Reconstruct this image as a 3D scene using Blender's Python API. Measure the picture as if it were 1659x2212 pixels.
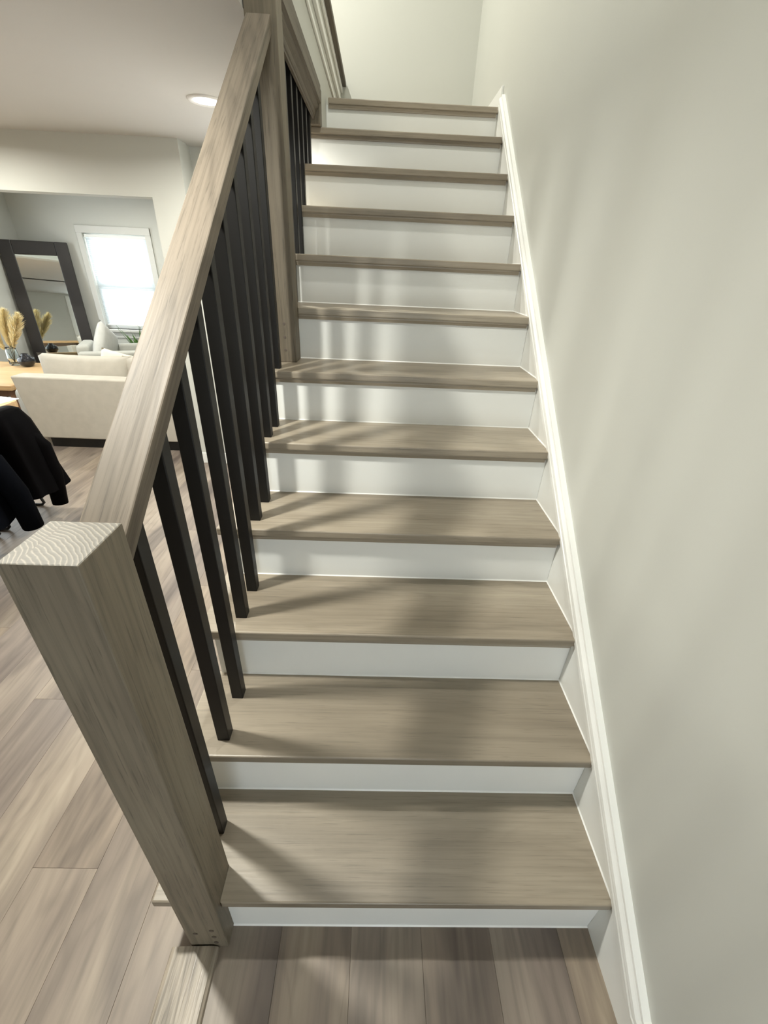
import bpy, bmesh, math, random
from mathutils import Vector, Matrix

for o in list(bpy.data.objects):
    bpy.data.objects.remove(o, do_unlink=True)
SC = bpy.context.scene
COL = SC.collection
random.seed(7)

# ------------------------------------------------------------------ camera
cam_d = bpy.data.cameras.new('camera')
cam = bpy.data.objects.new('camera', cam_d)
COL.objects.link(cam)
def cam_axes(yaw, pitch, roll):
    cy, sy, cp, sp = math.cos(yaw), math.sin(yaw), math.cos(pitch), math.sin(pitch)
    f = Vector((-sy*cp, cy*cp, -sp)); r = Vector((cy, sy, 0)); u = r.cross(f)
    cr, sr = math.cos(roll), math.sin(roll)
    return cr*r + sr*u, -sr*r + cr*u, f
_r, _u, _f = cam_axes(-0.0298, 0.5217, 0.0466)
cam.matrix_world = Matrix(((_r.x, _u.x, -_f.x, -0.6038), (_r.y, _u.y, -_f.y, -0.4214),
                           (_r.z, _u.z, -_f.z, 1.4961), (0, 0, 0, 1)))
cam_d.sensor_fit = 'HORIZONTAL'; cam_d.sensor_width = 36.0
cam_d.lens = 918.67/1659*36
cam_d.clip_start = 0.02
SC.camera = cam

# ------------------------------------------------------------------ world, exposure
W = bpy.data.worlds.new('world'); SC.world = W; W.use_nodes = True
bg = W.node_tree.nodes['Background']
bg.inputs['Color'].default_value = (0.93, 0.97, 1.0, 1)
bg.inputs['Strength'].default_value = 7.0
SC.view_settings.view_transform = 'Standard'
SC.view_settings.look = 'None'
SC.view_settings.gamma = 1.0
SC.view_settings.use_curve_mapping = False
SC.view_settings.exposure = 0.0
SC.cycles.use_denoising = True
SC.cycles.max_bounces = 10
SC.cycles.diffuse_bounces = 5
SC.cycles.adaptive_threshold = 0.02
SC.cycles.sample_clamp_indirect = 6.0
SC.cycles.caustics_reflective = False
SC.cycles.caustics_refractive = False
CAN_W = 31.0          # watts of one recessed ceiling lamp
CAN_COL = (1.0, 0.985, 0.89)

# ------------------------------------------------------------------ helpers
def link(o, parent=None):
    COL.objects.link(o)
    if parent: o.parent = parent
    return o
def tag(o, label=None, cat=None, group=None, kind=None):
    if label: o['label'] = label
    if cat: o['category'] = cat
    if group: o['group'] = group
    if kind: o['kind'] = kind
    return o
def empty(name, loc=(0, 0, 0), rz=0.0):
    o = bpy.data.objects.new(name, None); o.location = loc; o.rotation_euler = (0, 0, rz)
    o.empty_display_size = 0.05
    return link(o)
def mesh_obj(name, bm, mats, parent=None, smooth=False):
    bmesh.ops.recalc_face_normals(bm, faces=bm.faces[:])
    me = bpy.data.meshes.new(name); bm.to_mesh(me); bm.free()
    for m in (mats if isinstance(mats, (list, tuple)) else [mats]): me.materials.append(m)
    if smooth:
        for p in me.polygons: p.use_smooth = True
    return link(bpy.data.objects.new(name, me), parent)
def box_bm(x0, x1, y0, y1, z0, z1, bev=0.0, seg=2, bm=None):
    own = bm is None
    b = bmesh.new()
    bmesh.ops.create_cube(b, size=1.0)
    for v in b.verts:
        v.co = Vector(((x0+x1)/2 + v.co.x*(x1-x0), (y0+y1)/2 + v.co.y*(y1-y0), (z0+z1)/2 + v.co.z*(z1-z0)))
    if bev > 0:
        bmesh.ops.bevel(b, geom=b.edges[:], offset=bev, segments=seg, profile=0.5, affect='EDGES')
    if own: return b
    me = bpy.data.meshes.new('t'); b.to_mesh(me); b.free(); bm.from_mesh(me); bpy.data.meshes.remove(me)
    return bm
def box(name, x0, x1, y0, y1, z0, z1, mat, parent=None, bev=0.0, seg=2):
    return mesh_obj(name, box_bm(x0, x1, y0, y1, z0, z1, bev, seg), mat, parent)
def prism_bm(poly, axis, a0, a1, bm=None):
    """extrude a 2-D polygon; axis 'x': poly is (y,z); 'y': (x,z); 'z': (x,y)"""
    bm = bm or bmesh.new()
    def P(p, a):
        return {'x': (a, p[0], p[1]), 'y': (p[0], a, p[1]), 'z': (p[0], p[1], a)}[axis]
    A = [bm.verts.new(P(p, a0)) for p in poly]; B = [bm.verts.new(P(p, a1)) for p in poly]
    n = len(poly)
    bm.faces.new(A); bm.faces.new(B[::-1])
    for i in range(n): bm.faces.new((A[i], B[i], B[(i+1) % n], A[(i+1) % n]))
    return bm
def tube_bm(pts, r, n=10, bm=None, cap=True):
    bm = bm or bmesh.new()
    pts = [Vector(p) for p in pts]; N = len(pts)
    rs = r if isinstance(r, (list, tuple)) else [r]*N
    prev = None; ring = None; first = None
    ref = None
    for i, p in enumerate(pts):
        t = (pts[min(i+1, N-1)] - pts[max(i-1, 0)]).normalized()
        if ref is None:
            ref = Vector((0, 0, 1)) if abs(t.z) < .9 else Vector((1, 0, 0))
        a = t.cross(ref).normalized(); b = a.cross(t).normalized(); ref = b
        ring = [bm.verts.new(p + rs[i]*(math.cos(2*math.pi*k/n)*a + math.sin(2*math.pi*k/n)*b)) for k in range(n)]
        if prev:
            for k in range(n): bm.faces.new((prev[k], prev[(k+1) % n], ring[(k+1) % n], ring[k]))
        else: first = ring
        prev = ring
    if cap:
        bm.faces.new(first[::-1]); bm.faces.new(prev)
    return bm
def lathe_bm(prof, c=(0, 0, 0), n=32, bm=None):
    bm = bm or bmesh.new(); prev = None
    for r, z in prof:
        ring = [bm.verts.new((c[0]+r*math.cos(2*math.pi*k/n), c[1]+r*math.sin(2*math.pi*k/n), c[2]+z)) for k in range(n)]
        if prev:
            for k in range(n): bm.faces.new((prev[k], prev[(k+1) % n], ring[(k+1) % n], ring[k]))
        else: bm.faces.new(ring[::-1])
        prev = ring
    bm.faces.new(prev)
    return bm
def soft_box_bm(sx, sy, sz, puff=0.0, bev=.03, seg=4, cuts=8):
    """rounded upholstery block centred on x,y with its base at z=0"""
    bm = bmesh.new(); bmesh.ops.create_cube(bm, size=1.0)
    for v in bm.verts: v.co = Vector((v.co.x*sx, v.co.y*sy, (v.co.z+.5)*sz))
    bmesh.ops.bevel(bm, geom=bm.edges[:], offset=bev, segments=seg, profile=.5, affect='EDGES')
    return bm
def pillow_bm(w, h, d, n=16, seed=0):
    """a filled cushion standing in the local xz plane, thickness along y"""
    rnd = random.Random(seed); bm = bmesh.new(); G = {}
    ph = [rnd.uniform(0, 6) for _ in range(4)]
    for s in (-1, 1):
        for i in range(n+1):
            for j in range(n+1):
                u, v = i/n*2-1, j/n*2-1
                e = max(0.0, (1-u*u))**.5 * max(0.0, (1-v*v))**.5
                pin = 1 - .07*(1-u*u)*0 - .06*(abs(v)**2)*(1-abs(u)) 
                x = u*w/2*(1-.05*(1-v*v)*abs(u)**3*0 - .05*(1-u*u)*0) ; z = v*h/2
                x *= 1 - .05*(1-v*v)*(abs(u)**2); z *= 1 - .05*(1-u*u)*(abs(v)**2)
                y = s*d/2*e**.75*(1+.08*math.sin(3*u+ph[0])*math.cos(2.5*v+ph[1]))
                edge = (i in (0, n) or j in (0, n))
                key = (i, j, 0 if edge else s)
                if key not in G: G[key] = bm.verts.new((x, y, z))
        for i in range(n):
            for j in range(n):
                q = []
                for a, b in ((i, j), (i+1, j), (i+1, j+1), (i, j+1)):
                    edge = (a in (0, n) or b in (0, n)); q.append(G[(a, b, 0 if edge else s)])
                try: bm.faces.new(q)
                except ValueError: pass
    return bm

# ------------------------------------------------------------------ materials
class NT:
    def __init__(s, name):
        s.m = bpy.data.materials.new(name); s.m.use_nodes = True
        s.t = s.m.node_tree; s.n = s.t.nodes; s.l = s.t.links
        s.b = s.n['Principled BSDF']; s.out = s.n['Material Output']
    def node(s, typ, **kw):
        nd = s.n.new(typ)
        for k, v in kw.items():
            if k.startswith('i_'):
                key = k[2:]; key = int(key) if key.isdigit() else key.replace('_', ' ')
                nd.inputs[key].default_value = v
            else: setattr(nd, k, v)
        return nd
    def ln(s, a, b): s.l.new(a, b)
    def math(s, op, a, b=None):
        nd = s.n.new('ShaderNodeMath'); nd.operation = op
        for i, v in enumerate((a, b)):
            if v is None: continue
            if isinstance(v, (int, float)): nd.inputs[i].default_value = v
            else: s.ln(v, nd.inputs[i])
        return nd.outputs[0]
    def mix(s, fac, a, b, blend='MIX'):
        nd = s.n.new('ShaderNodeMix'); nd.data_type = 'RGBA'; nd.blend_type = blend
        for sock, v in ((nd.inputs[0], fac), (nd.inputs[6], a), (nd.inputs[7], b)):
            if hasattr(v, 'is_output'): s.ln(v, sock)
            elif isinstance(v, (int, float)): sock.default_value = v
            else: sock.default_value = (*v, 1)
        return nd.outputs[2]
    def ramp(s, fac, stops):
        nd = s.n.new('ShaderNodeValToRGB'); e = nd.color_ramp.elements
        while len(e) < len(stops): e.new(.5)
        for el, (p, c) in zip(e, stops):
            el.position = p; el.color = (*c, 1) if isinstance(c, tuple) else (c, c, c, 1)
        s.ln(fac, nd.inputs[0]); return nd.outputs[0]
    def coords(s, scale, rnd=True, vec=None):
        """object coordinates, shifted by each object's own random value, then scaled"""
        if vec is None: vec = s.node('ShaderNodeTexCoord').outputs['Object']
        if rnd:
            oi = s.node('ShaderNodeObjectInfo')
            sh = s.node('ShaderNodeVectorMath', operation='SCALE'); sh.inputs[0].default_value = (7.3, 11.1, 5.7)
            s.ln(oi.outputs['Random'], sh.inputs['Scale'])
            ad = s.node('ShaderNodeVectorMath', operation='ADD'); s.ln(vec, ad.inputs[0]); s.ln(sh.outputs[0], ad.inputs[1]); vec = ad.outputs[0]
        mp = s.node('ShaderNodeMapping'); mp.inputs['Scale'].default_value = scale
        s.ln(vec, mp.inputs[0]); return mp.outputs[0]
    def noise(s, vec, scale, detail=4, rough=.55, dist=0.0):
        nd = s.node('ShaderNodeTexNoise'); nd.inputs['Scale'].default_value = scale
        nd.inputs['Detail'].default_value = detail; nd.inputs['Roughness'].default_value = rough; nd.inputs['Distortion'].default_value = dist
        s.ln(vec, nd.inputs['Vector']); return nd.outputs[0]
    def bump(s, h, strength, dist):
        nd = s.node('ShaderNodeBump'); nd.inputs['Strength'].default_value = strength; nd.inputs['Distance'].default_value = dist
        s.ln(h, nd.inputs['Height']); s.ln(nd.outputs[0], s.b.inputs['Normal'])
    def col(s, v):
        s.ln(v, s.b.inputs['Base Color'])
def plain(name, rgb, rough=.5, metal=0.0, var=.04, scale=6, bump=0.0, spec=.5, **kw):
    t = NT(name); v = t.coords((1, 1, 1), rnd=False)
    n = t.noise(v, scale, 3)
    a = tuple(c*(1-var) for c in rgb); b = tuple(min(1, c*(1+var)) for c in rgb)
    t.col(t.ramp(n, [(.3, a), (.7, b)]))
    t.b.inputs['Roughness'].default_value = rough; t.b.inputs['Metallic'].default_value = metal
    t.b.inputs['Specular IOR Level'].default_value = spec
    if bump: t.bump(t.noise(v, scale*30, 2), bump, .002)
    for k, x in kw.items(): t.b.inputs[k.replace('_', ' ')].default_value = x
    return t.m
def wood(name, dark, mid, light, axis, rough=.38, grain=1.0, pores=.5, wide=1.0, spec=.5, obj_var=.06, cath=.35):
    """long-grain timber: streaks run along `axis` (0 x, 1 y, 2 z)"""
    t = NT(name)
    def sc(al, ac): 
        s = [ac]*3; s[axis] = al; return tuple(s)
    tone = t.noise(t.coords(sc(.8, 5/wide)), 1.0, 3, .5, .3)
    fine = t.noise(t.coords(sc(1.4, 105/wide)), 1.0, 5, .62, .25)
    fig = t.noise(t.coords(sc(1.3, 11/wide)), 1.0, 2, .5, .6)
    rings = t.math('SINE', t.math('MULTIPLY', fig, 46.0))
    rings = t.math('MULTIPLY', t.math('ADD', rings, 1.0), .5)
    pore = t.noise(t.coords(sc(12, 260/wide)), 1.0, 2, .5)
    c = t.ramp(tone, [(.25, dark), (.5, mid), (.78, light)])
    f = t.ramp(fine, [(.25, .55), (.5, 1.0), (.8, 1.28)])
    c = t.mix(.75*grain, c, f, 'MULTIPLY')
    r = t.ramp(rings, [(.0, .72), (.35, 1.0), (1, 1.12)])
    c = t.mix(cath*grain, c, r, 'MULTIPLY')
    p = t.ramp(pore, [(.30, .5), (.40, 1.0)])
    c = t.mix(pores, c, p, 'MULTIPLY')
    oi = t.node('ShaderNodeObjectInfo')
    br = t.math('ADD', t.math('MULTIPLY', oi.outputs['Random'], 2*obj_var), 1-obj_var)
    mul = t.node('ShaderNodeVectorMath', operation='SCALE'); t.ln(c, mul.inputs[0]); t.ln(br, mul.inputs['Scale'])
    t.col(mul.outputs[0])
    t.ln(t.ramp(fine, [(.2, rough+.12), (.8, rough-.03)]), t.b.inputs['Roughness'])
    t.b.inputs['Specular IOR Level'].default_value = spec
    t.bump(t.math('ADD', fine, t.math('MULTIPLY', pore, .6)), .22*grain, .0012)
    return t.m

WD, WM, WL = (.195, .163, .122), (.305, .26, .20), (.40, .35, .275)
M = {}
M['tread'] = wood('stained_oak_tread', WD, WM, WL, 0, rough=.33, grain=.6, pores=.35, cath=.3)
M['newel'] = wood('stained_oak_post', (.118, .098, .071), (.188, .158, .117), (.255, .220, .168), 2, rough=.5, grain=.8, pores=.6, cath=.4, spec=.35)
M['rail'] = wood('stained_oak_rail', (.118, .098, .076), (.186, .155, .121), (.25, .213, .168), 1, rough=.52, grain=1.1, pores=.6, cath=.5, spec=.3)
M['strip'] = wood('stained_oak_strip', (.22, .185, .145), (.36, .31, .25), (.47, .41, .34), 1, rough=.3, grain=1.1, pores=.7, cath=.8, wide=.8)
def plank_material():
    t = NT('vinyl_plank')
    def sc(al, ac): return (ac, al, ac)
    tone = t.noise(t.coords(sc(1.1, 6)), 1.0, 3, .55, .8)
    fine = t.noise(t.coords(sc(2.5, 60)), 1.0, 5, .6, .4)
    fig = t.noise(t.coords(sc(1.2, 8)), 1.0, 2, .5, .9)
    rings = t.math('MULTIPLY', t.math('ADD', t.math('SINE', t.math('MULTIPLY', fig, 40.0)), 1.0), .5)
    c = t.ramp(tone, [(.26, (.10, .083, .072)), (.42, (.205, .170, .142)), (.58, (.285, .240, .195)), (.75, (.36, .310, .250))])
    c = t.mix(.55, c, t.ramp(fine, [(.25, .62), (.5, 1.0), (.8, 1.22)]), 'MULTIPLY')
    c = t.mix(.3, c, t.ramp(rings, [(0, .7), (.4, 1.0), (1, 1.1)]), 'MULTIPLY')
    # knots: sparse dark eyes
    vo = t.node('ShaderNodeTexVoronoi'); vo.inputs['Scale'].default_value = 1.0
    t.ln(t.coords((5.5, 1.7, 1)), vo.inputs['Vector'])
    c = t.mix(.75, c, t.ramp(vo.outputs['Distance'], [(.03, .35), (.13, 1.0)]), 'MULTIPLY')
    oi = t.node('ShaderNodeObjectInfo')
    tint = t.ramp(oi.outputs['Random'], [(0, (.80, .78, .80)), (.35, (1.0, .98, .95)), (.7, (.92, .88, .86)), (1, (1.14, 1.10, 1.0))])
    c = t.mix(1.0, c, tint, 'MULTIPLY')
    t.col(c); t.b.inputs['Roughness'].default_value = .42; t.b.inputs['Specular IOR Level'].default_value = .4
    t.bump(fine, .12, .0008)
    return t.m
M['plank'] = plank_material()
def endgrain_material(x0, x1, y0):
    """saw-cut top of the post: two glued staves with growth rings of different centres"""
    t = NT('oak_end_grain')
    tc = t.node('ShaderNodeTexCoord').outputs['Object']
    sp = t.node('ShaderNodeSeparateXYZ'); t.ln(tc, sp.inputs[0])
    wob = t.noise(t.coords((1, 1, 1), rnd=False), 28, 3, .5)
    w2 = t.math('MULTIPLY', t.math('SUBTRACT', wob, .5), .010)
    x, y = t.math('ADD', sp.outputs[0], w2), t.math('ADD', sp.outputs[1], w2)
    def ringf(cx, cy, k, sy):
        dx = t.math('SUBTRACT', x, cx); dy = t.math('MULTIPLY', t.math('SUBTRACT', y, cy), sy)
        d = t.math('SQRT', t.math('ADD', t.math('MULTIPLY', dx, dx), t.math('MULTIPLY', dy, dy)))
        return t.math('SINE', t.math('MULTIPLY', d, k))
    xb = x0 + .24*(x1-x0)
    a = ringf(x0-.055, y0-.03, 1250, 1.0); b = ringf(x0-.035, y0-.075, 1150, 1.0)
    sel = t.math('GREATER_THAN', sp.outputs[0], xb)
    r = t.math('ADD', t.math('MULTIPLY', a, t.math('SUBTRACT', 1.0, sel)), t.math('MULTIPLY', b, sel))
    r = t.math('MULTIPLY', t.math('ADD', r, 1.0), .5)
    f = t.noise(t.coords((30, 260, 1), rnd=False), 1.0, 2)
    c = t.ramp(r, [(.30, (.120, .110, .090)), (.76, (.140, .127, .104)), (.97, (.225, .202, .165))])
    c = t.mix(.35, c, t.ramp(f, [(.3, .75), (.7, 1.15)]), 'MULTIPLY')
    seam = t.math('LESS_THAN', t.math('ABSOLUTE', t.math('SUBTRACT', sp.outputs[0], xb)), .0008)
    c = t.mix(t.math('MULTIPLY', seam, .6), c, (.12, .1, .08))
    t.col(c); t.b.inputs['Roughness'].default_value = .5
    t.bump(r, .15, .0006)
    return t.m
M['plug'] = plain('dark_wood_plug', (.085, .066, .052), .6)
M['black'] = plain('satin_black_metal', (.0065, .006, .0055), .42, var=.1, spec=.3)
M['wall'] = plain('warm_white_wall_paint', (.575, .58, .54), .55, var=.012, scale=2, bump=.03)
M['ceil'] = plain('flat_ceiling_paint', (.58, .565, .535), .8, var=.012, scale=2)
M['white'] = plain('white_semigloss_paint', (.86, .865, .84), .32, var=.01, scale=5)
M['riser'] = plain('white_riser_paint', (.86, .87, .85), .42, var=.012, scale=5)
M['caulk'] = plain('white_caulk', (.90, .90, .88), .35, var=.02)

# ------------------------------------------------------------------ sizes of the staircase (metres)
# nosing edge y and top z of each of the twelve treads
NOS = [(-.016, .201), (.215, .390), (.454, .585), (.700, .774), (.942, .968), (1.177, 1.154), (1.422, 1.347),
       (1.665, 1.531), (1.908, 1.722), (2.152, 1.908), (2.402, 2.095), (2.622, 2.263)]
RIS = [y+.021 for y, z in NOS]           # riser faces
TH, MO = .026, .016                      # tread thickness, cove moulding height
XL = -1.09                               # left ends of the treads
CEIL = 2.12; UP = 2.255; TOPZ = 4.36
XWALL = .012                             # right wall surface
NX0, NX1, NY0, NY1, NZT = -1.0245, -.9315, -.037, .057, 1.1925   # bottom post
N2 = (-1.018, -.925, 1.345, 1.438)                               # tall post on the sixth tread
YFAR, XLEFT, YDIV = 5.3, -4.70, 2.93

# ------------------------------------------------------------------ setting: floor with planks
floor = tag(box('floor', XLEFT-.1, XWALL+.1, -2.6, YFAR+.1, -.12, -.006, plain('subfloor', (.08, .07, .06), .8)), kind='structure')
PW, PL = .18, 1.22
def plank_bm(l):
    return box_bm(-PW/2+.0002, PW/2-.0002, .0002, l-.0002, -.006, 0, .0005, 1)
pk_cache = {}
def plank_mesh(l):
    k = round(l, 3)
    if k not in pk_cache:
        b = plank_bm(l); me = bpy.data.meshes.new('plank'); b.to_mesh(me); b.free(); me.materials.append(M['plank']); pk_cache[k] = me
    return pk_cache[k]
joints = {-1.525: .12, -1.885: .65, -1.705: -.28, -1.345: -.42, -2.065: .95}
x = -.085+PW
row = 0
while x > XLEFT:
    x0 = round(x-PW, 3)
    start = joints.get(x0, random.uniform(-1.2, 0))
    while start > -2.5: start -= PL
    y = start
    while y < YFAR:
        a, b = max(y, -2.5), min(y+PL, YFAR)
        if b-a > .02:
            o = bpy.data.objects.new('plank', plank_mesh(b-a)); o.location = (x0+PW/2, a, 0); link(o, floor)
        y += PL
    x = x0; row += 1

# ------------------------------------------------------------------ setting: walls and ceilings
def wall(name, x0, x1, y0, y1, z0, z1, mat='wall', kind='structure'):
    return tag(box(name, x0, x1, y0, y1, z0, z1, M[mat]), kind=kind)
wall('wall_right', XWALL, XWALL+.12, -2.6, 3.8, -.1, TOPZ)
LWIN = [(2.98, 4.28)]          # daylight openings in the left wall (y ranges)
LZ0, LZ1 = .40, 1.95
lw = box_bm(XLEFT-.12, XLEFT, -2.6, YFAR+.12, -.1, LZ0)
box_bm(XLEFT-.12, XLEFT, -2.6, YFAR+.12, LZ1, CEIL+.1, bm=lw)
for a, b in ((-2.6, LWIN[0][0]), (LWIN[0][1], YFAR+.12)): box_bm(XLEFT-.12, XLEFT, a, b, LZ0, LZ1, bm=lw)
tag(mesh_obj('wall_left', lw, M['wall']), kind='structure')
DX0, DX1, DZ = -.92, -.04, 2.0            # doorway behind the camera, facing the stairs
fw_ = box_bm(XLEFT, DX0, -2.62, -2.5, -.1, CEIL+.1)
box_bm(DX1, XWALL, -2.62, -2.5, -.1, CEIL+.1, bm=fw_); box_bm(DX0, DX1, -2.62, -2.5, DZ, CEIL+.1, bm=fw_)
tag(mesh_obj('wall_front', fw_, M['wall']), kind='structure')
wall('wall_back_upper', -2.6, XWALL, 3.68, 3.8, UP, TOPZ)
wall('wall_left_upper', -2.72, -2.6, -.72, 3.8, UP, TOPZ)
wall('wall_front_upper', -2.6, XWALL, -.72, -.6, CEIL, TOPZ)
wall('ceiling_upper', -2.72, XWALL+.12, -.72, 3.8, TOPZ, TOPZ+.1, 'ceil')
# ground floor ceiling with the stairwell left open
cb = box_bm(XLEFT-.1, -1.02, -2.6, YFAR+.1, CEIL, UP-.004)
box_bm(-1.02, XWALL, -2.6, -.6, CEIL, UP-.004, bm=cb)
tag(mesh_obj('ceiling', cb, M['ceil']), kind='structure')
# closed wall between the living room and the space under the upper steps
wall('wall_living_right', -1.62, -1.5, 3.17, YFAR, 0, CEIL)
# wall dividing dining and living room: pier, return and header over the wide opening
wall('wall_divider', -2.07, -1.855, YDIV, 3.06, 0, CEIL)
db = box_bm(-1.885, -1.50, 3.14, 3.20, 0, CEIL)
box_bm(-1.895, -1.865, 3.06, 3.15, 0, CEIL, bm=db)
tag(mesh_obj('wall_return', db, M['wall']), kind='structure')
tag(box('trim_header', XLEFT, -2.07, YDIV, 3.06, 1.822, CEIL, M['wall']), kind='structure')
# baseboard on the pier
tag(box('baseboard_divider', -2.082, -1.845, YDIV-.012, YDIV, 0, .09, M['white'], bev=.003), kind='structure')
# far living room wall with a window opening
WX0, WX1, WZ0, WZ1 = -3.965, -3.265, .70, 1.695
fb = box_bm(XLEFT, WX0, YFAR, YFAR+.12, 0, CEIL)
box_bm(WX1, -1.5, YFAR, YFAR+.12, 0, CEIL, bm=fb)
box_bm(WX0, WX1, YFAR, YFAR+.12, 0, WZ0, bm=fb); box_bm(WX0, WX1, YFAR, YFAR+.12, WZ1, CEIL, bm=fb)
tag(mesh_obj('wall_far', fb, M['wall']), kind='structure')

# ------------------------------------------------------------------ window and blind
glass = NT('window_glass'); gt = glass.node('ShaderNodeBsdfTransparent'); gt.inputs[0].default_value = (.95, .97, .97, 1)
gg = glass.node('ShaderNodeBsdfGlossy'); gg.inputs['Roughness'].default_value = .02
gm = glass.node('ShaderNodeMixShader'); gm.inputs[0].default_value = .06
glass.ln(gt.outputs[0], gm.inputs[1]); glass.ln(gg.outputs[0], gm.inputs[2]); glass.ln(gm.outputs[0], glass.out.inputs[0])
M['pane'] = glass.m
win = tag(empty('window_1', (0, 0, 0)), kind='structure')
yw = YFAR
cs = .062
M['casing'] = plain('pale_window_casing', (.64, .64, .61), .45, var=.01)
box('casing', WX0-cs, WX0, yw-.018, yw, WZ0, WZ1+cs, M['casing'], win, .003)
box('casing', WX1, WX1+cs, yw-.018, yw, WZ0, WZ1+cs, M['casing'], win, .003)
box('casing', WX0-cs, WX1+cs, yw-.022, yw, WZ1, WZ1+cs+.01, M['casing'], win, .003)
box('sill', WX0-cs-.03, WX1+cs+.03, yw-.055, yw+.10, WZ0-.028, WZ0, M['casing'], win, .004)
box('apron', WX0-cs, WX1+cs, yw-.016, yw, WZ0-.10, WZ0-.028, M['casing'], win, .003)
for i, (a, b) in enumerate(LWIN):
    w2 = tag(empty('window_%d' % (i+2), (XLEFT, (a+b)/2, LZ0)), kind='structure')
    hy = (b-a)/2; LH = LZ1-LZ0
    for q in (-1, 1):
        box('casing', 0, .018, min(q*hy, q*(hy+.06)), max(q*hy, q*(hy+.06)), -.02, LH+.06, M['white'], w2, .003)
        fr = bmesh.new(); z0, z1 = (0, LH/2+.01) if q < 0 else (LH/2, LH); xx = -.05 if q < 0 else -.085
        box_bm(xx, xx+.03, -hy, -hy+.05, z0, z1, bm=fr); box_bm(xx, xx+.03, hy-.05, hy, z0, z1, bm=fr)
        box_bm(xx, xx+.03, -hy+.05, hy-.05, z0, z0+.05, bm=fr); box_bm(xx, xx+.03, -hy+.05, hy-.05, z1-.05, z1, bm=fr)
        so = mesh_obj('sash', fr, M['white'], w2)
        box('pane', xx+.012, xx+.016, -hy+.05, hy-.05, z0+.05, z1-.05, M['pane'], so)
    box('sill', -.10, .05, -hy-.08, hy+.08, -.028, 0, M['white'], w2, .004)
    box('casing', 0, .02, -hy-.06, hy+.06, LH, LH+.065, M['white'], w2, .003)
dr = tag(empty('door_1', (DX0, -2.5, 0)), kind='structure')
dw = DX1-DX0
for q in (0, 1): box('casing', -.07 if q == 0 else dw, 0 if q == 0 else dw+.05, 0, .018, 0, DZ+.07, M['white'], dr, .003)
box('casing', -.07, dw+.05, 0, .02, DZ, DZ+.07, M['white'], dr, .003)
dm = box_bm(0, .09, -.08, -.04, 0, DZ); box_bm(dw-.09, dw, -.08, -.04, 0, DZ, bm=dm)
box_bm(.09, dw-.09, -.08, -.04, 0, .16, bm=dm); box_bm(.09, dw-.09, -.08, -.04, DZ-.10, DZ, bm=dm)
do = mesh_obj('door_leaf', dm, M['white'], dr)
box('pane', .09, dw-.09, -.062, -.056, .16, DZ-.10, M['pane'], do)
mesh_obj('handle', tube_bm([(.05, -.04, 1.0), (.05, .01, 1.0), (.08, .018, 1.0), (.15, .018, 1.0)], .009, 10), M['black'], do, True)
zm = 1.165
for nm, z0, z1, yy in (('sash', zm-.02, WZ1, .075), ('sash', WZ0, zm+.02, .045)):
    s = bmesh.new()
    box_bm(WX0, WX0+.05, yw+yy, yw+yy+.03, z0, z1, bm=s); box_bm(WX1-.05, WX1, yw+yy, yw+yy+.03, z0, z1, bm=s)
    box_bm(WX0+.05, WX1-.05, yw+yy, yw+yy+.03, z0, z0+.05, bm=s); box_bm(WX0+.05, WX1-.05, yw+yy, yw+yy+.03, z1-.05, z1, bm=s)
    so = mesh_obj(nm, s, M['white'], win)
    box('pane', WX0+.05, WX1-.05, yw+yy+.012, yw+yy+.016, z0+.05, z1-.05, M['pane'], so)
bl = NT('translucent_blind'); bl.b.inputs['Base Color'].default_value = (.85, .88, .9, 1); bl.b.inputs['Roughness'].default_value = .6
tr = bl.node('ShaderNodeBsdfTranslucent'); tr.inputs[0].default_value = (.55, .60, .62, 1)
mx = bl.node('ShaderNodeMixShader'); mx.inputs[0].default_value = .6
bl.ln(bl.b.outputs[0], mx.inputs[1]); bl.ln(tr.outputs[0], mx.inputs[2]); bl.ln(mx.outputs[0], bl.out.inputs[0])
blind = tag(empty('window_blind', ((WX0+WX1)/2, yw+.02, WZ1)), 'lowered white mini blind glowing in the living room window', 'blind')
bx, by, bz = blind.location
def rel(o, p): o.location = (o.location[0]-p[0], o.location[1]-p[1], o.location[2]-p[2])
o = box('head_rail', WX0+.006-bx, WX1-.006-bx, -.014, .014, -.028-.010, -.010, M['white'], blind, .002)
sb = bmesh.new(); zz = -.05
while zz > WZ0+.055-WZ1:
    c, s_ = math.cos(1.05)*.0125, math.sin(1.05)*.0125
    vs = [sb.verts.new(p) for p in ((WX0+.012-bx, -c, zz-s_), (WX1-.012-bx, -c, zz-s_), (WX1-.012-bx, c, zz+s_), (WX0+.012-bx, c, zz+s_))]
    sb.faces.new(vs); zz -= .0205
o = mesh_obj('slats', sb, bl.m, blind); o['kind'] = 'stuff'
box('bottom_rail', WX0+.012-bx, WX1-.012-bx, -.010, .010, WZ0+.040-WZ1, WZ0+.052-WZ1, M['white'], blind, .002)

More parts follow.
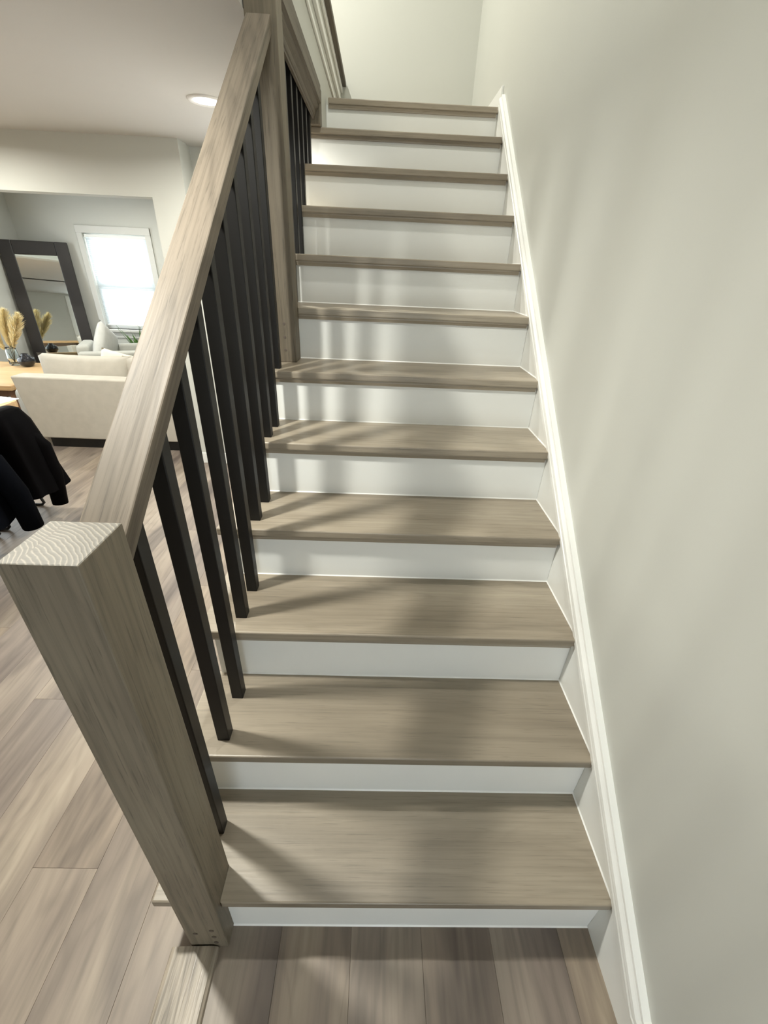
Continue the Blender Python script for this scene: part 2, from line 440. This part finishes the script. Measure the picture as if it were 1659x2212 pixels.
# ------------------------------------------------------------------ recessed lamps (the room's own light, plus added fill lamps)
M['lens'] = NT('lamp_lens').m
lb = M['lens'].node_tree.nodes['Principled BSDF']
lb.inputs['Emission Color'].default_value = (1, .97, .92, 1); lb.inputs['Emission Strength'].default_value = 14.0
M['canring'] = plain('white_lamp_trim', (.82, .81, .79), .5, var=.01)
def can(x, y, label, z=CEIL, watts=CAN_W, col=CAN_COL, group='recessed ceiling lamps'):
    r = tag(empty('recessed_light', (x, y, z)), label, 'ceiling light', group)
    prof = [(.058, -.004), (.066, -.007), (.078, -.006), (.083, -.002), (.083, 0.0)]
    bm = bmesh.new(); n = 40; prev = None
    for rr, zz in prof:
        ring = [bm.verts.new((rr*math.cos(2*math.pi*k/n), rr*math.sin(2*math.pi*k/n), zz)) for k in range(n)]
        if prev:
            for k in range(n): bm.faces.new((prev[k], prev[(k+1) % n], ring[(k+1) % n], ring[k]))
        prev = ring
    mesh_obj('trim_ring', bm, M['canring'], r, True)
    mesh_obj('lens', lathe_bm([(.055, -.004), (.058, -.003), (.058, -.001)], n=40), M['lens'], r)
    ld = bpy.data.lights.new('lamp', 'AREA'); ld.shape = 'DISK'; ld.size = .09; ld.energy = watts; ld.color = col; ld.spread = math.radians(170)
    lo = bpy.data.objects.new('lamp', ld); lo.location = (0, 0, -.006); link(lo, r)
    return r
can(-1.46, .37, 'round recessed ceiling lamp beside the lower steps')
can(-1.42, 2.19, 'round glowing recessed ceiling lamp beside the upper balusters')
can(-3.5, .37, 'round recessed ceiling lamp above the dining table', watts=8)
can(-3.2, 2.19, 'unseen ceiling fill lamp added above the cream sofa back', watts=30)  # added lamp, out of view: brightens the header and the sofa back
can(-3.2, 4.2, 'unseen ceiling fill lamp added over the living room', watts=26)  # added lamp, out of view: lifts the far living room wall
can(-.5, .92, 'round recessed ceiling lamp high over the stairwell', TOPZ, 28)
can(-1.75, 2.95, 'unseen ceiling fill lamp added over the upper landing', TOPZ, 72)  # added lamp, out of view: brightens the back wall upstairs

# ------------------------------------------------------------------ staircase
ST = tag(empty('staircase', (-.5, 0, 0)), 'straight staircase of grey-brown oak treads and white painted risers', 'staircase')
sx = -.5
for k in range(1, 13):
    y0, z = NOS[k-1]; ry = RIS[k-1]
    y1 = RIS[k]+.004 if k < 12 else 2.84
    xl = XL if k <= 6 else (-1.05 if k < 12 else -.911)
    if k == 11:                          # stops against the landing wall
        poly = [(-.984, y0), (-.002, y0), (-.002, y1), (-.924, y1), (-.924, 2.439), (-.984, 2.439)]
        xl = -.984; bm = prism_bm([(a-sx, b) for a, b in poly], 'z', z-TH, z)
    elif k in (1, 7):                      # notched round the post that stands here
        px0, px1, py = ((NX0-.0005, NX1+.0005, NY1+.0005) if k == 1 else (N2[0]-.0005, N2[1]+.0005, N2[3]+.0005))
        poly = [(xl, y0), (px0, y0), (px0, py), (px1, py), (px1, y0), (-.0015, y0), (-.0015, y1), (xl, y1)]
        bm = prism_bm([(a-sx, b) for a, b in poly], 'z', z-TH, z)
    else:
        bm = box_bm(xl-sx, -.0015-sx, y0, y1, z-TH, z)
    es = [e for e in bm.edges if all(abs(v.co.y-y0) < 1e-5 for v in e.verts)]
    es += [e for e in bm.edges if all(abs(v.co.x-(xl-sx)) < 1e-5 for v in e.verts) and e not in es]
    bmesh.ops.bevel(bm, geom=es, offset=.0045, segments=3, profile=.5, affect='EDGES')
    t = mesh_obj('tread', bm, M['tread'], ST)
    # cove moulding tucked under the nosing
    a = z-TH
    prof = [(y0+.006, a), (y0+.006, a-.005), (y0+.009, a-.011), (y0+.0105, a-MO), (ry, a-MO), (ry, a)]
    cx0 = {1: NX1+.001, 7: N2[1]+.001}.get(k, xl+.02 if k < 7 else xl)
    mesh_obj('cove_moulding', prism_bm(prof, 'x', cx0-sx, -.009-sx), M['tread'], t)
    zb = NOS[k-2][1] if k > 1 else 0.0
    xr = -1.0365 if k < 12 else -.9235
    rb = box_bm((NX1+.0005 if k == 1 else xr)-sx, -.0008-sx, ry, ry+.016, zb, z-TH)
    if k == 1: box_bm(xr-sx, NX0-.0005-sx, ry, ry+.016, zb, z-TH, bm=rb)
    r = mesh_obj('riser', rb, M['riser'], ST)
    # bead of caulk where riser meets the tread below
    mesh_obj('caulk_bead', prism_bm([(ry, zb), (ry-.0032, zb), (ry, zb+.0032)], 'x', (NX1 if k == 1 else xr)-sx, -sx), M['caulk'], r)
# painted skirt boards: saw-tooth stringer on the open side, plain board along the wall
slope = (NOS[10][1]-NOS[0][1])/(NOS[10][0]-NOS[0][0])
def nosline(y): return NOS[0][1] + slope*(y-NOS[0][0])
sp = [(RIS[0], 0)]
for k in range(1, 12):
    sp += [(RIS[k-1], NOS[k-1][1]-TH), (RIS[k], NOS[k-1][1]-TH)]
sp += [(RIS[11], NOS[10][1]-.30), (RIS[2], 0)]
mesh_obj('open_stringer', prism_bm(sp, 'x', -1.055-sx, -1.037-sx), M['white'], ST)
LOWY = -.165
sk = [(-2.5, 0), (RIS[11], 0), (RIS[11]+.0, NOS[11][1]), (NOS[11][0], NOS[11][1]+.012), (LOWY, nosline(LOWY)+.012), (-2.5, nosline(LOWY)+.012)]
tag(mesh_obj('baseboard_right', prism_bm(sk, 'x', 0.0, XWALL), M['white']), kind='structure')
# bead of caulk between wall-side skirt and every tread
for k in range(1, 12):
    y0, z = NOS[k-1]
    mesh_obj('caulk_bead', prism_bm([(-.0032-sx, z), (0-sx, z), (0-sx, z+.0032)], 'y', y0+.002, RIS[k]), M['caulk'], ST)
# wall-side cap moulding swept along skirt: profile (offset above skirt edge, projection from wall)
CAP = [(0, 0.0), (0, .008), (.016, .0095), (.019, .006), (.022, .006), (.026, .010), (.034, .013), (.043, .012), (.050, .007), (.0545, .0045), (.058, .0055), (.062, .0045), (.063, -.012)]
def sweep_cap(path, mat, name):
    bm = bmesh.new(); prev = None
    n = len(path)
    for i, (y, z) in enumerate(path):
        d0 = Vector((path[i][0]-path[i-1][0], path[i][1]-path[i-1][1])).normalized() if i > 0 else None
        d1 = Vector((path[i+1][0]-path[i][0], path[i+1][1]-path[i][1])).normalized() if i < n-1 else None
        if d0 is None: d0 = d1
        if d1 is None: d1 = d0
        n0, n1 = Vector((-d0.y, d0.x)), Vector((-d1.y, d1.x))
        m = (n0+n1).normalized(); m = m/m.dot(n0)
        ring = [bm.verts.new((-pr, y+m.x*o_, z+m.y*o_)) for o_, pr in CAP]
        if prev:
            for a in range(len(ring)-1): bm.faces.new((prev[a], prev[a+1], ring[a+1], ring[a]))
        prev = ring
        if i in (0, n-1): bm.faces.new(ring)
    ob = mesh_obj(name, bm, mat); return tag(ob, kind='structure')
ytop = NOS[11][0]-.015
sweep_cap([(-2.5, nosline(LOWY)+.004), (LOWY, nosline(LOWY)+.004), (ytop, nosline(ytop)-.006)], M['white'], 'trim_1')
tag(box('baseboard_landing', .0, XWALL, NOS[11][0]-.008, 3.68, NOS[11][1], NOS[11][1]+.082, M['white'], bev=.002), kind='structure')
tag(box('floor_landing', -2.6, XWALL, 2.84, 3.68, 2.20, NOS[11][1], M['tread']), kind='structure')

# ------------------------------------------------------------------ lower railing: posts, rail, balusters
M['endgrain'] = endgrain_material(0, NX1-NX0, 0)
RL = tag(empty('stair_railing', (NX0, NY0, 0)), 'lower stair railing with square oak posts, sloping rail and black balusters', 'railing')
ox, oy = NX0, NY0
def lbox(name, x0, x1, y0, y1, z0, z1, mat, parent, bev=0, seg=2):
    return box(name, x0-ox, x1-ox, y0-oy, y1-oy, z0, z1, mat, parent, bev, seg)
def newel(x0, x1, y0, y1, z0, z1, plugs):
    bm = box_bm(x0-ox, x1-ox, y0-oy, y1-oy, z0, z1)
    bmesh.ops.bevel(bm, geom=bm.edges[:], offset=.0022, segments=2, profile=.5, affect='EDGES')
    ob = mesh_obj('newel_post', bm, [M['newel'], M['endgrain']], RL)
    for p in ob.data.polygons:
        if p.normal.z > .9 and p.center.z > z1-.001: p.material_index = 1
    for px, pz, pr in plugs:
        pb = lathe_bm([(pr, 0), (pr, .0012), (pr*.8, .0016)], n=16)
        bmesh.ops.rotate(pb, verts=pb.verts, cent=(0, 0, 0), matrix=Matrix.Rotation(math.pi/2, 3, 'X'))
        bmesh.ops.translate(pb, verts=pb.verts, vec=(px-ox, y0-oy+.0004, pz))
        mesh_obj('wood_plug', pb, M['plug'], ob)
    return ob
n1 = newel(NX0, NX1, NY0, NY1, 0.0, NZT, [(-.958, .105, .006), (-1.0, .085, .006), (-.958, .066, .006), (-.958, .03, .006)])
n2 = newel(N2[0], N2[1], N2[2], N2[3], NOS[5][1], 2.60, [(-.966, NOS[5][1]+d, .0052) for d in (.045, .092, .140)])
def railtop(y): return 1.168+.746*(y-.082)
RX0, RX1, RTH = -1.0135, -.943, .043
ang = math.atan(.746); ln_ = (N2[2]-NY1)/math.cos(ang)
hr = bmesh.new()
box_bm(-.03525, .03525, -.05, ln_+.05, -RTH*math.cos(ang), 0, .003, 2, bm=hr)
bmesh.ops.bisect_plane(hr, geom=hr.verts[:]+hr.edges[:]+hr.faces[:], plane_co=(0, 0, 0), plane_no=(0, -math.cos(ang), math.sin(ang)), clear_outer=True)
bmesh.ops.bisect_plane(hr, geom=hr.verts[:]+hr.edges[:]+hr.faces[:], plane_co=(0, ln_, 0), plane_no=(0, math.cos(ang), -math.sin(ang)), clear_outer=True)
h = mesh_obj('handrail', hr, M['rail'], RL)
h.location = ((RX0+RX1)/2-ox, NY1-oy, railtop(NY1)); h.rotation_euler = (ang, 0, 0)
BW = .032; BX1 = -.9655; BX0 = BX1-BW
BY = [(.123, 1), (.258, 2), (.385, 2), (.510, 3), (.630, 3), (.752, 4), (.874, 4), (.991, 5), (1.101, 5), (1.214, 6)]
for y, k in BY:
    bm = box_bm(BX0-ox, BX1-ox, y-oy, y+BW-oy, NOS[k-1][1], 3)
    bmesh.ops.bevel(bm, geom=[e for e in bm.edges if abs(e.verts[0].co.z-e.verts[1].co.z) > .5], offset=.002, segments=2, profile=.5, affect='EDGES')
    zr = railtop(y)-RTH+.002
    for v in bm.verts:
        if v.co.z > 2.5: v.co.z = railtop(v.co.y+oy)-RTH+.002
    mesh_obj('baluster', bm, M['black'], RL)

# ------------------------------------------------------------------ upper railing: floor-to-header balusters under the landing edge
HB = 2.112
UR = tag(empty('upper_railing', (-.98, 1.46, NOS[6][1])), 'upper screen of black balusters between the steps and a wooden header', 'railing')
ux, uy, uz = UR.location
def ubox(name, x0, x1, y0, y1, z0, z1, mat, bev=0):
    return box(name, x0-ux, x1-ux, y0-uy, y1-uy, z0-uz, z1-uz, mat, UR, bev)
y = 1.530
while y < 2.30:
    k = max(i for i in range(12) if NOS[i][0] <= y)+1
    ubox('baluster', BX0, BX1, y, y+BW, NOS[k-1][1], 2.169, M['black'], .002)
    y += .1245
ubox('half_newel', -.976, -.926, 2.355, 2.44, NOS[10][1], 2.236, M['newel'], .002)
M['header'] = wood('stained_oak_header', (.09, .075, .056), (.14, .118, .090), (.19, .163, .126), 1, rough=.5, grain=.8, spec=.3)
hp = [(-1.0, 2.236), (-.920, 2.236), (-.920, 2.172), (-.932, 2.166), (-.932, 2.158), (-.945, 2.140), (-.948, 2.124), (-.952, 2.122), (-.952, HB), (-.962, HB), (-.962, 2.168), (-1.0, 2.168)]
ho = mesh_obj('header_board', prism_bm([(a-ux, b-uz) for a, b in hp], 'y', N2[3]-uy, 2.355-uy), M['header'], UR)

# white side of the landing floor with its mouldings and a wooden cap
LW = prism_bm([(N2[3], 2.236), (2.44, 2.236), (2.44, 1.9), (3.675, 1.9), (3.675, 2.585), (N2[3], 2.585)], 'x', -1.02, -.925)
tag(mesh_obj('wall_landing_side', LW, M['wall']), kind='structure')
for i, (a, b, pr_) in enumerate(((2.365, 2.385, .010), (2.445, 2.475, .016), (2.55, 2.585, .012))):
    tag(box('trim_%d' % (i+2), -.925, -.925+pr_, N2[3], 3.675, a, b, M['white'], bev=.003), kind='structure')
tag(box('trim_5', -1.03, -.888, N2[3], 3.675, 2.585, 2.612, M['header'], bev=.004), kind='structure')

# ------------------------------------------------------------------ strip of oak on the floor running out from the first post
stp = [(-1.072, 0.0005), (-1.069, .006), (-1.062, .009), (-.972, .0165), (-.962, .0155), (-.955, .009), (-.953, .0005)]
so = mesh_obj('floor_strip', prism_bm([(a+1.01, b) for a, b in stp], 'y', 0, 1.4), M['strip'])
so.location = (-1.01, -1.44, 0)
tag(so, 'worn oak threshold strip on the floor in front of the bottom post', 'threshold')


# ------------------------------------------------------------------ living room furniture
M['linen'] = plain('cream_linen', (.47, .435, .375), .85, var=.05, scale=14, bump=.25)
M['linen2'] = plain('pale_grey_linen', (.42, .42, .385), .85, var=.05, scale=14, bump=.25)
M['cush'] = plain('white_cushion_cotton', (.50, .50, .475), .85, var=.05, scale=20, bump=.25)
M['cream'] = plain('cream_cushion_cotton', (.74, .66, .52), .85, var=.05, scale=20, bump=.2)
M['plinth'] = plain('black_plinth', (.012, .011, .010), .6)
M['frame'] = plain('espresso_frame', (.016, .013, .012), .42, var=.15)
M['oak'] = wood('honey_oak', (.42, .26, .12), (.58, .38, .19), (.68, .47, .26), 0, rough=.4, grain=.6, pores=.3)
M['oakleg'] = wood('dark_oak_leg', (.14, .07, .03), (.2, .1, .05), (.27, .14, .07), 2, rough=.5, grain=.6)
mir = NT('mirror_silver'); mir.b.inputs['Metallic'].default_value = 1; mir.b.inputs['Roughness'].default_value = .015
mir.b.inputs['Base Color'].default_value = (.84, .87, .84, 1); M['mirror'] = mir.m

# sofa, seen from behind
SF = tag(empty('sofa', (-2.75, 3.12, 0)), 'low cream sofa seen from behind on a black plinth', 'sofa')
fx, fy = -2.75, 3.12
bk = prism_bm([(-3.515-fx, .095), (-2.06-fx, .095), (-2.04-fx, .612), (-3.572-fx, .612)], 'y', 0, .15)
bmesh.ops.bevel(bk, geom=bk.edges[:], offset=.012, segments=3, profile=.5, affect='EDGES')
mesh_obj('back', bk, M['linen'], SF)
box('plinth', -3.46-fx, -2.11-fx, .05, .80, 0, .094, M['plinth'], SF)
box('seat_base', -3.54-fx, -2.07-fx, .155, .86, .096, .26, M['linen'], SF, .02, 3)
for i in range(2):
    sb = soft_box_bm(.72, .66, .16, bev=.04); bmesh.ops.translate(sb, verts=sb.verts, vec=(-3.17+.73*i-fx, .50, .262))
    mesh_obj('seat_cushion', sb, M['linen'], SF, True)
    pbm = pillow_bm(.80, .44, .20, seed=i); bmesh.ops.rotate(pbm, verts=pbm.verts, cent=(0, 0, 0), matrix=Matrix.Rotation(math.radians(-8), 3, 'X'))
    bmesh.ops.translate(pbm, verts=pbm.verts, vec=(-3.12+.72*i-fx, .275, .53))
    mesh_obj('back_cushion', pbm, M['linen'], SF, True)
for xa, xb in ((-3.74, -3.56), (-2.06, -1.92)):
    ab = box_bm(xa-fx, xb-fx, .16, .88, .14, .465, .05, 4)
    mesh_obj('arm', ab, M['cush'], SF, True)
pl = mesh_obj('throw_pillow', pillow_bm(.38, .34, .13, seed=5), M['cream'], None, True)
pl.location = (-2.98, 3.66, .565); pl.rotation_euler = (math.radians(-28), math.radians(14), math.radians(6))
tag(pl, 'cream throw pillow tipped behind the cream sofa back', 'pillow')

# armchair
AC = tag(empty('armchair', (-3.54, 4.62, 0), math.radians(22)), 'pale grey armchair facing away from the leaning black mirror', 'armchair')
box('seat_base', -.30, .30, -.27, .27, .12, .30, M['linen2'], AC, .02, 3)
sb = soft_box_bm(.50, .40, .14, bev=.04); bmesh.ops.translate(sb, verts=sb.verts, vec=(.05, 0, .30)); mesh_obj('seat_cushion', sb, M['linen2'], AC, True)
for s in (-1, 1):
    ab = box_bm(-.31, .31, min(s*.215, s*.30), max(s*.215, s*.30), .12, .605, .03, 4); mesh_obj('arm', ab, M['linen2'], AC, True)
    for q in (-1, 1): box('leg', q*.26-.018, q*.26+.018, s*.24-.018, s*.24+.018, 0, .12, M['oakleg'], AC)
bb = box_bm(-.33, -.21, -.21, .21, .30, .66, .035, 4); mesh_obj('back', bb, M['linen2'], AC, True)
pl = mesh_obj('throw_pillow', pillow_bm(.40, .40, .15, seed=9), M['cush'], None, True)
pl.location = (-3.62, 4.60, .62); pl.rotation_euler = (math.radians(10), math.radians(32), math.radians(100))
tag(pl, 'white throw pillow propped inside the pale grey armchair', 'pillow')

# leaning floor mirror across the corner
u = Vector((.548, .295, 0)).normalized(); nrm = Vector((u.y, -u.x, 0))
topc = Vector((-4.411, 5.095, 1.59)); botc = Vector((topc.x, topc.y, 0)) + nrm*.15
vv = (topc-botc); LM = vv.length; vv.normalize(); ww = u.cross(vv)
MR = empty('floor_mirror'); MR.matrix_world = Matrix(((u.x, vv.x, ww.x, botc.x), (u.y, vv.y, ww.y, botc.y), (u.z, vv.z, ww.z, botc.z), (0, 0, 0, 1)))
tag(MR, 'tall floor mirror with a wide black frame leaning in the corner', 'mirror')
hw, fw = .315, .122
for a in ((-hw, -hw+fw, 0, LM), (hw-fw, hw, 0, LM), (-hw+fw, hw-fw, LM-fw-.01, LM), (-hw+fw, hw-fw, 0, fw)):
    box('frame_rail', a[0], a[1], a[2], a[3], -.03, .018, M['frame'], MR, .006)
box('mirror_glass', -hw+fw-.01, hw-fw+.01, fw-.01, LM-fw, -.012, -.004, M['mirror'], MR)

# side table with vases and pampas plumes
TB = tag(empty('side_table', (-4.2, 3.78, 0)), 'honey oak side table standing left of the cream sofa', 'table')
box('table_top', -.46, .44, -.46, .48, .435, .48, M['oak'], TB, .006)
for a in (-1, 1):
    box('apron', -.40, .38, a*.36-.012+.01, a*.36+.012+.01, .36, .435, M['oakleg'], TB)
    for b in (-1, 1): box('leg', a*.40-.025, a*.40+.025, b*.40-.025, b*.40+.025, 0, .435, M['oakleg'], TB)
gl = NT('clear_vase_glass'); gl.b.inputs['Transmission Weight'].default_value = 1; gl.b.inputs['Roughness'].default_value = .02; gl.b.inputs['Base Color'].default_value = (.9, .95, .95, 1); gl.b.inputs['IOR'].default_value = 1.3
M['vase'] = gl.m
M['darkvase'] = plain('smoked_black_glass', (.012, .012, .015), .08)
vz = lathe_bm([(.045, 0), (.05, .01), (.052, .08), (.045, .15), (.042, .17), (.039, .17), (.042, .15), (.047, .08), (.044, .012)], n=28)
vo = mesh_obj('glass_vase', vz, M['vase'], None, True); vo.location = (-4.295, 4.12, .4805)
tag(vo, 'clear glass vase holding cream pampas plumes', 'vase')
dv = lathe_bm([(.03, 0), (.055, .012), (.074, .045), (.072, .075), (.045, .10), (.028, .112), (.03, .122), (.022, .122), (.02, .11)], n=28)
vo = mesh_obj('round_vase', dv, M['darkvase'], None, True); vo.location = (-4.145, 4.08, .4805)
tag(vo, 'small round black glass vase on the honey oak table', 'vase')
M['pampas'] = plain('pampas_cream', (.80, .70, .44), .9, var=.12, scale=30)
M['stem'] = plain('pampas_stem', (.55, .42, .2), .8)
def plume(base, mid, tip, seed, label, wid=.055):
    rnd = random.Random(seed); P0, P1, P2 = Vector(base), Vector(mid), Vector(tip)
    o = tag(empty('pampas_plume', base), label, 'dried plant', 'pampas plumes in the vase')
    def q(t): return (1-t)**2*P0 + 2*t*(1-t)*P1 + t*t*P2 - P0
    mesh_obj('stem', tube_bm([q(i/10) for i in range(10)], [.0028-.0001*i for i in range(10)], 6), M['stem'], o)
    bm = bmesh.new()
    for i in range(620):
        t = rnd.uniform(.34, 1.0); p = q(t); d = (q(min(1, t+.02))-q(t-.02)).normalized()
        a = rnd.uniform(0, 2*math.pi); s = Vector((math.cos(a), math.sin(a), 0)); s = (s - d*s.dot(d)).normalized()
        env = math.sin(min(1, (t-.30)/.7)*math.pi*.86+.12)
        L_ = wid*max(.35, env)*rnd.uniform(.8, 1.5); w = d.cross(s).normalized()*.0016
        m_ = p + (d*.75+s*.75)*L_*.6; e = p + (d*1.5+s*.95)*L_*.95 - Vector((0, 0, .012))*rnd.random()
        v = [bm.verts.new(c) for c in (p-w, p+w, m_+w*1.4, e, m_-w*1.4)]
        bm.faces.new(v)
    po = mesh_obj('plume', bm, M['pampas'], o); po['kind'] = 'stuff'
B0 = (-4.295, 4.12, .50)
plume(B0, (-4.30, 4.11, .72), (-4.19, 4.08, 1.0), 1, 'tallest feathery cream pampas plume rising from the clear glass vase')
plume(B0, (-4.24, 4.10, .70), (-4.05, 4.06, .97), 2, 'feathery cream pampas plume leaning out over the small black vase')
plume(B0, (-4.36, 4.10, .70), (-4.36, 4.02, .98), 3, 'feathery cream pampas plume bending away from the small black vase')
plume(B0, (-4.36, 4.14, .66), (-4.50, 4.04, .90), 4, 'shortest cream pampas plume drooping lowest from the clear glass vase')
plume(B0, (-4.28, 4.14, .70), (-4.28, 4.16, .96), 5, 'upright cream pampas plume at the back of the bunch')

# potted plant under the window
PT = tag(empty('potted_plant', (-3.53, 5.15, 0)), 'green sword-leaved plant in a pot under the window', 'plant')
M['pot'] = plain('white_pot', (.7, .69, .66), .5); M['leaf'] = plain('green_leaf', (.07, .16, .03), .4, var=.35, scale=9); M['soil'] = plain('soil', (.03, .02, .015), .9)
mesh_obj('pot', lathe_bm([(.07, 0), (.082, .02), (.095, .30), (.10, .32), (.09, .32), (.082, .28)], n=28), M['pot'], PT, True)
mesh_obj('soil', lathe_bm([(.081, .281), (.081, .285), (.02, .29)], n=20), M['soil'], PT)
rnd = random.Random(3)
for i in range(13):
    a = i*2.4; rad = rnd.uniform(.0, .05); lean = rnd.uniform(.05, .30); hgt = rnd.uniform(.36, .50)
    dirv = Vector((math.cos(a)-.35, math.sin(a)*.25-.2, 0)); b0 = Vector((rad*math.cos(a), rad*math.sin(a), .28))
    side = Vector((-math.sin(a+.5), math.cos(a+.5), 0)); bm = bmesh.new(); prev = None
    for j in range(9):
        t = j/8; c = b0 + Vector((0, 0, hgt*t)) + dirv*lean*t*t*.7; w = .026*(math.sin(min(1, .25+t*.9)*math.pi)**.7 if t < .99 else .02)
        nn = side.cross(Vector((0, 0, 1)))*.004
        ring = [bm.verts.new(c-side*w), bm.verts.new(c+nn), bm.verts.new(c+side*w), bm.verts.new(c-nn*.2)]
        if prev:
            for k in range(4): bm.faces.new((prev[k], prev[(k+1) % 4], ring[(k+1) % 4], ring[k]))
        prev = ring
    mesh_obj('leaf', bm, M['leaf'], PT, True)

# ------------------------------------------------------------------ dining corner: table, paper, chairs, coats
DT = tag(empty('dining_table', (-3.5, 1.5, 0)), 'honey oak dining table edge behind the coat-draped chairs', 'table')
tp = prism_bm([(-.9, -.7), (.765, -.7), (.81, -.65), (.81, .55), (.765, .605), (-.9, .605)], 'z', .705, .74)
mesh_obj('table_top', tp, M['oak'], DT)
box('pedestal', -.22, -.02, -.15, .15, .04, .705, M['oakleg'], DT, .01); box('foot', -.42, .18, -.35, .35, 0, .04, M['oakleg'], DT, .008)
def paper_mat():
    t = NT('printed_paper'); v = t.coords((1, 1, 1), rnd=False)
    n = t.noise(t.coords((30, 220, 1), rnd=False), 1.0, 1)
    t.col(t.ramp(n, [(.60, (.86, .87, .89)), (.66, (.62, .63, .66))])); t.b.inputs['Roughness'].default_value = .7
    return t.m
pp = mesh_obj('paper_sheet', box_bm(-.105, .105, -.149, .149, 0, .0025), paper_mat()); pp.location = (-2.835, 1.965, .7402); pp.rotation_euler = (0, 0, math.radians(-12))
tag(pp, 'printed white paper sheet lying at the corner of the dining table', 'paper')
M['coat'] = plain('black_quilted_coat', (.0016, .0013, .0015), .6, var=.2, spec=.03)
M['coat2'] = plain('navy_black_wool_coat', (.0018, .0022, .0035), .8, var=.2, spec=.03)
M['tube'] = plain('black_steel_tube', (.012, .012, .012), .3)
M['seat'] = plain('charcoal_chair_fabric', (.03, .03, .032), .8)
def chair(y, label):
    c = tag(empty('dining_chair', (-2.98, y, 0)), label, 'chair', 'dining chairs at the oak table')
    box('seat', -.21, .17, -.165, .165, .42, .46, M['seat'], c, .012, 3)
    bk = prism_bm([(.170, .44), (.186, .44), (.335, .66), (.322, .666)], 'y', -.15, .02)
    mesh_obj('backrest', bk, M['seat'], c)
    for s in (-1, 1):
        pts = [(-.17, s*.15, .425), (-.20, s*.152, .22), (-.215, s*.155, .03), (-.205, s*.155, .011), (-.17, s*.155, .009),
               (.10, s*.155, .009), (.135, s*.155, .011), (.15, s*.155, .025), (.145, s*.155, .045), (.10, s*.152, .25), (.06, s*.15, .425)]
        mesh_obj('leg', tube_bm(pts, .009, 10), M['tube'], c, True)
    return c
chair(1.965, 'black sled-leg dining chair draped with a black coat')
chair(1.575, 'black sled-leg dining chair draped with a navy coat')
def coat(name, label, prof, mat, sleeves, seed):
    """prof: rows (z, y0, y1, x0, x1) from the shoulders down to the hem: a hollow shell hung over the chair back"""
    rnd = random.Random(seed); o = tag(empty(name, ((prof[-1][3]+prof[-1][4])/2, (prof[-1][1]+prof[-1][2])/2, prof[-1][0])), label, 'coat')
    L = o.location; bm = bmesh.new(); prev = None; n = 44; first = None
    ph = [rnd.uniform(0, 6) for _ in range(3)]
    rows = []
    for i in range(len(prof)-1):
        for j in range(4):
            t = j/4; rows.append([prof[i][k]*(1-t)+prof[i+1][k]*t for k in range(5)])
    rows.append(list(prof[-1]))
    for i, (z, y0, y1, x0, x1) in enumerate(rows):
        cy, cx, a, b = (y0+y1)/2, (x0+x1)/2, (y1-y0)/2, (x1-x0)/2; fold = .10*min(1, i/len(rows)*1.4)
        ring = []
        for k in range(n):
            th = 2*math.pi*k/n; ct, s_ = math.cos(th), math.sin(th)
            sq = lambda v, e: math.copysign(abs(v)**e, v)
            f = 1 + fold*math.sin(5*th+ph[0]+i*.05) + fold*.5*math.sin(9*th+ph[1])
            ring.append(bm.verts.new((cx+b*sq(s_, .7)*f-L.x, cy+a*sq(ct, .75)-L.y, z + .006*math.sin(4*th+ph[2])*fold*8-L.z)))
        if prev:
            for k in range(n): bm.faces.new((prev[k], prev[(k+1) % n], ring[(k+1) % n], ring[k]))
        else: bm.faces.new(ring[::-1])
        prev = ring
    mesh_obj('body', bm, mat, o, True)
    for pts, rs in sleeves:
        mesh_obj('sleeve', tube_bm([Vector(p)-L for p in pts], rs, 14), mat, o, True)
    return o
coat('black_coat', 'black coat hung over the dining chair nearer the sofa',
     [(.752, 1.78, 1.92, -2.665, -2.60), (.735, 1.77, 1.955, -2.675, -2.585), (.66, 1.76, 2.00, -2.70, -2.565), (.50, 1.765, 2.06, -2.76, -2.555), (.38, 1.77, 2.08, -2.78, -2.55), (.235, 1.76, 2.115, -2.79, -2.535)], M['coat'],
     [([(-2.615, 1.90, .68), (-2.575, 1.965, .5), (-2.57, 1.97, .32), (-2.575, 1.945, .125)], [.02, .05, .05, .042])], 1)
coat('navy_coat', 'dark navy coat hung over the dining chair farther from the sofa',
     [(.752, 1.38, 1.54, -2.665, -2.60), (.735, 1.34, 1.58, -2.675, -2.585), (.66, 1.32, 1.62, -2.70, -2.565), (.50, 1.31, 1.65, -2.76, -2.55), (.33, 1.30, 1.66, -2.79, -2.54), (.235, 1.28, 1.66, -2.79, -2.535)], M['coat2'],
     [([(-2.615, 1.52, .69), (-2.53, 1.57, .57), (-2.50, 1.60, .38), (-2.495, 1.61, .165)], [.02, .055, .055, .05])], 2)
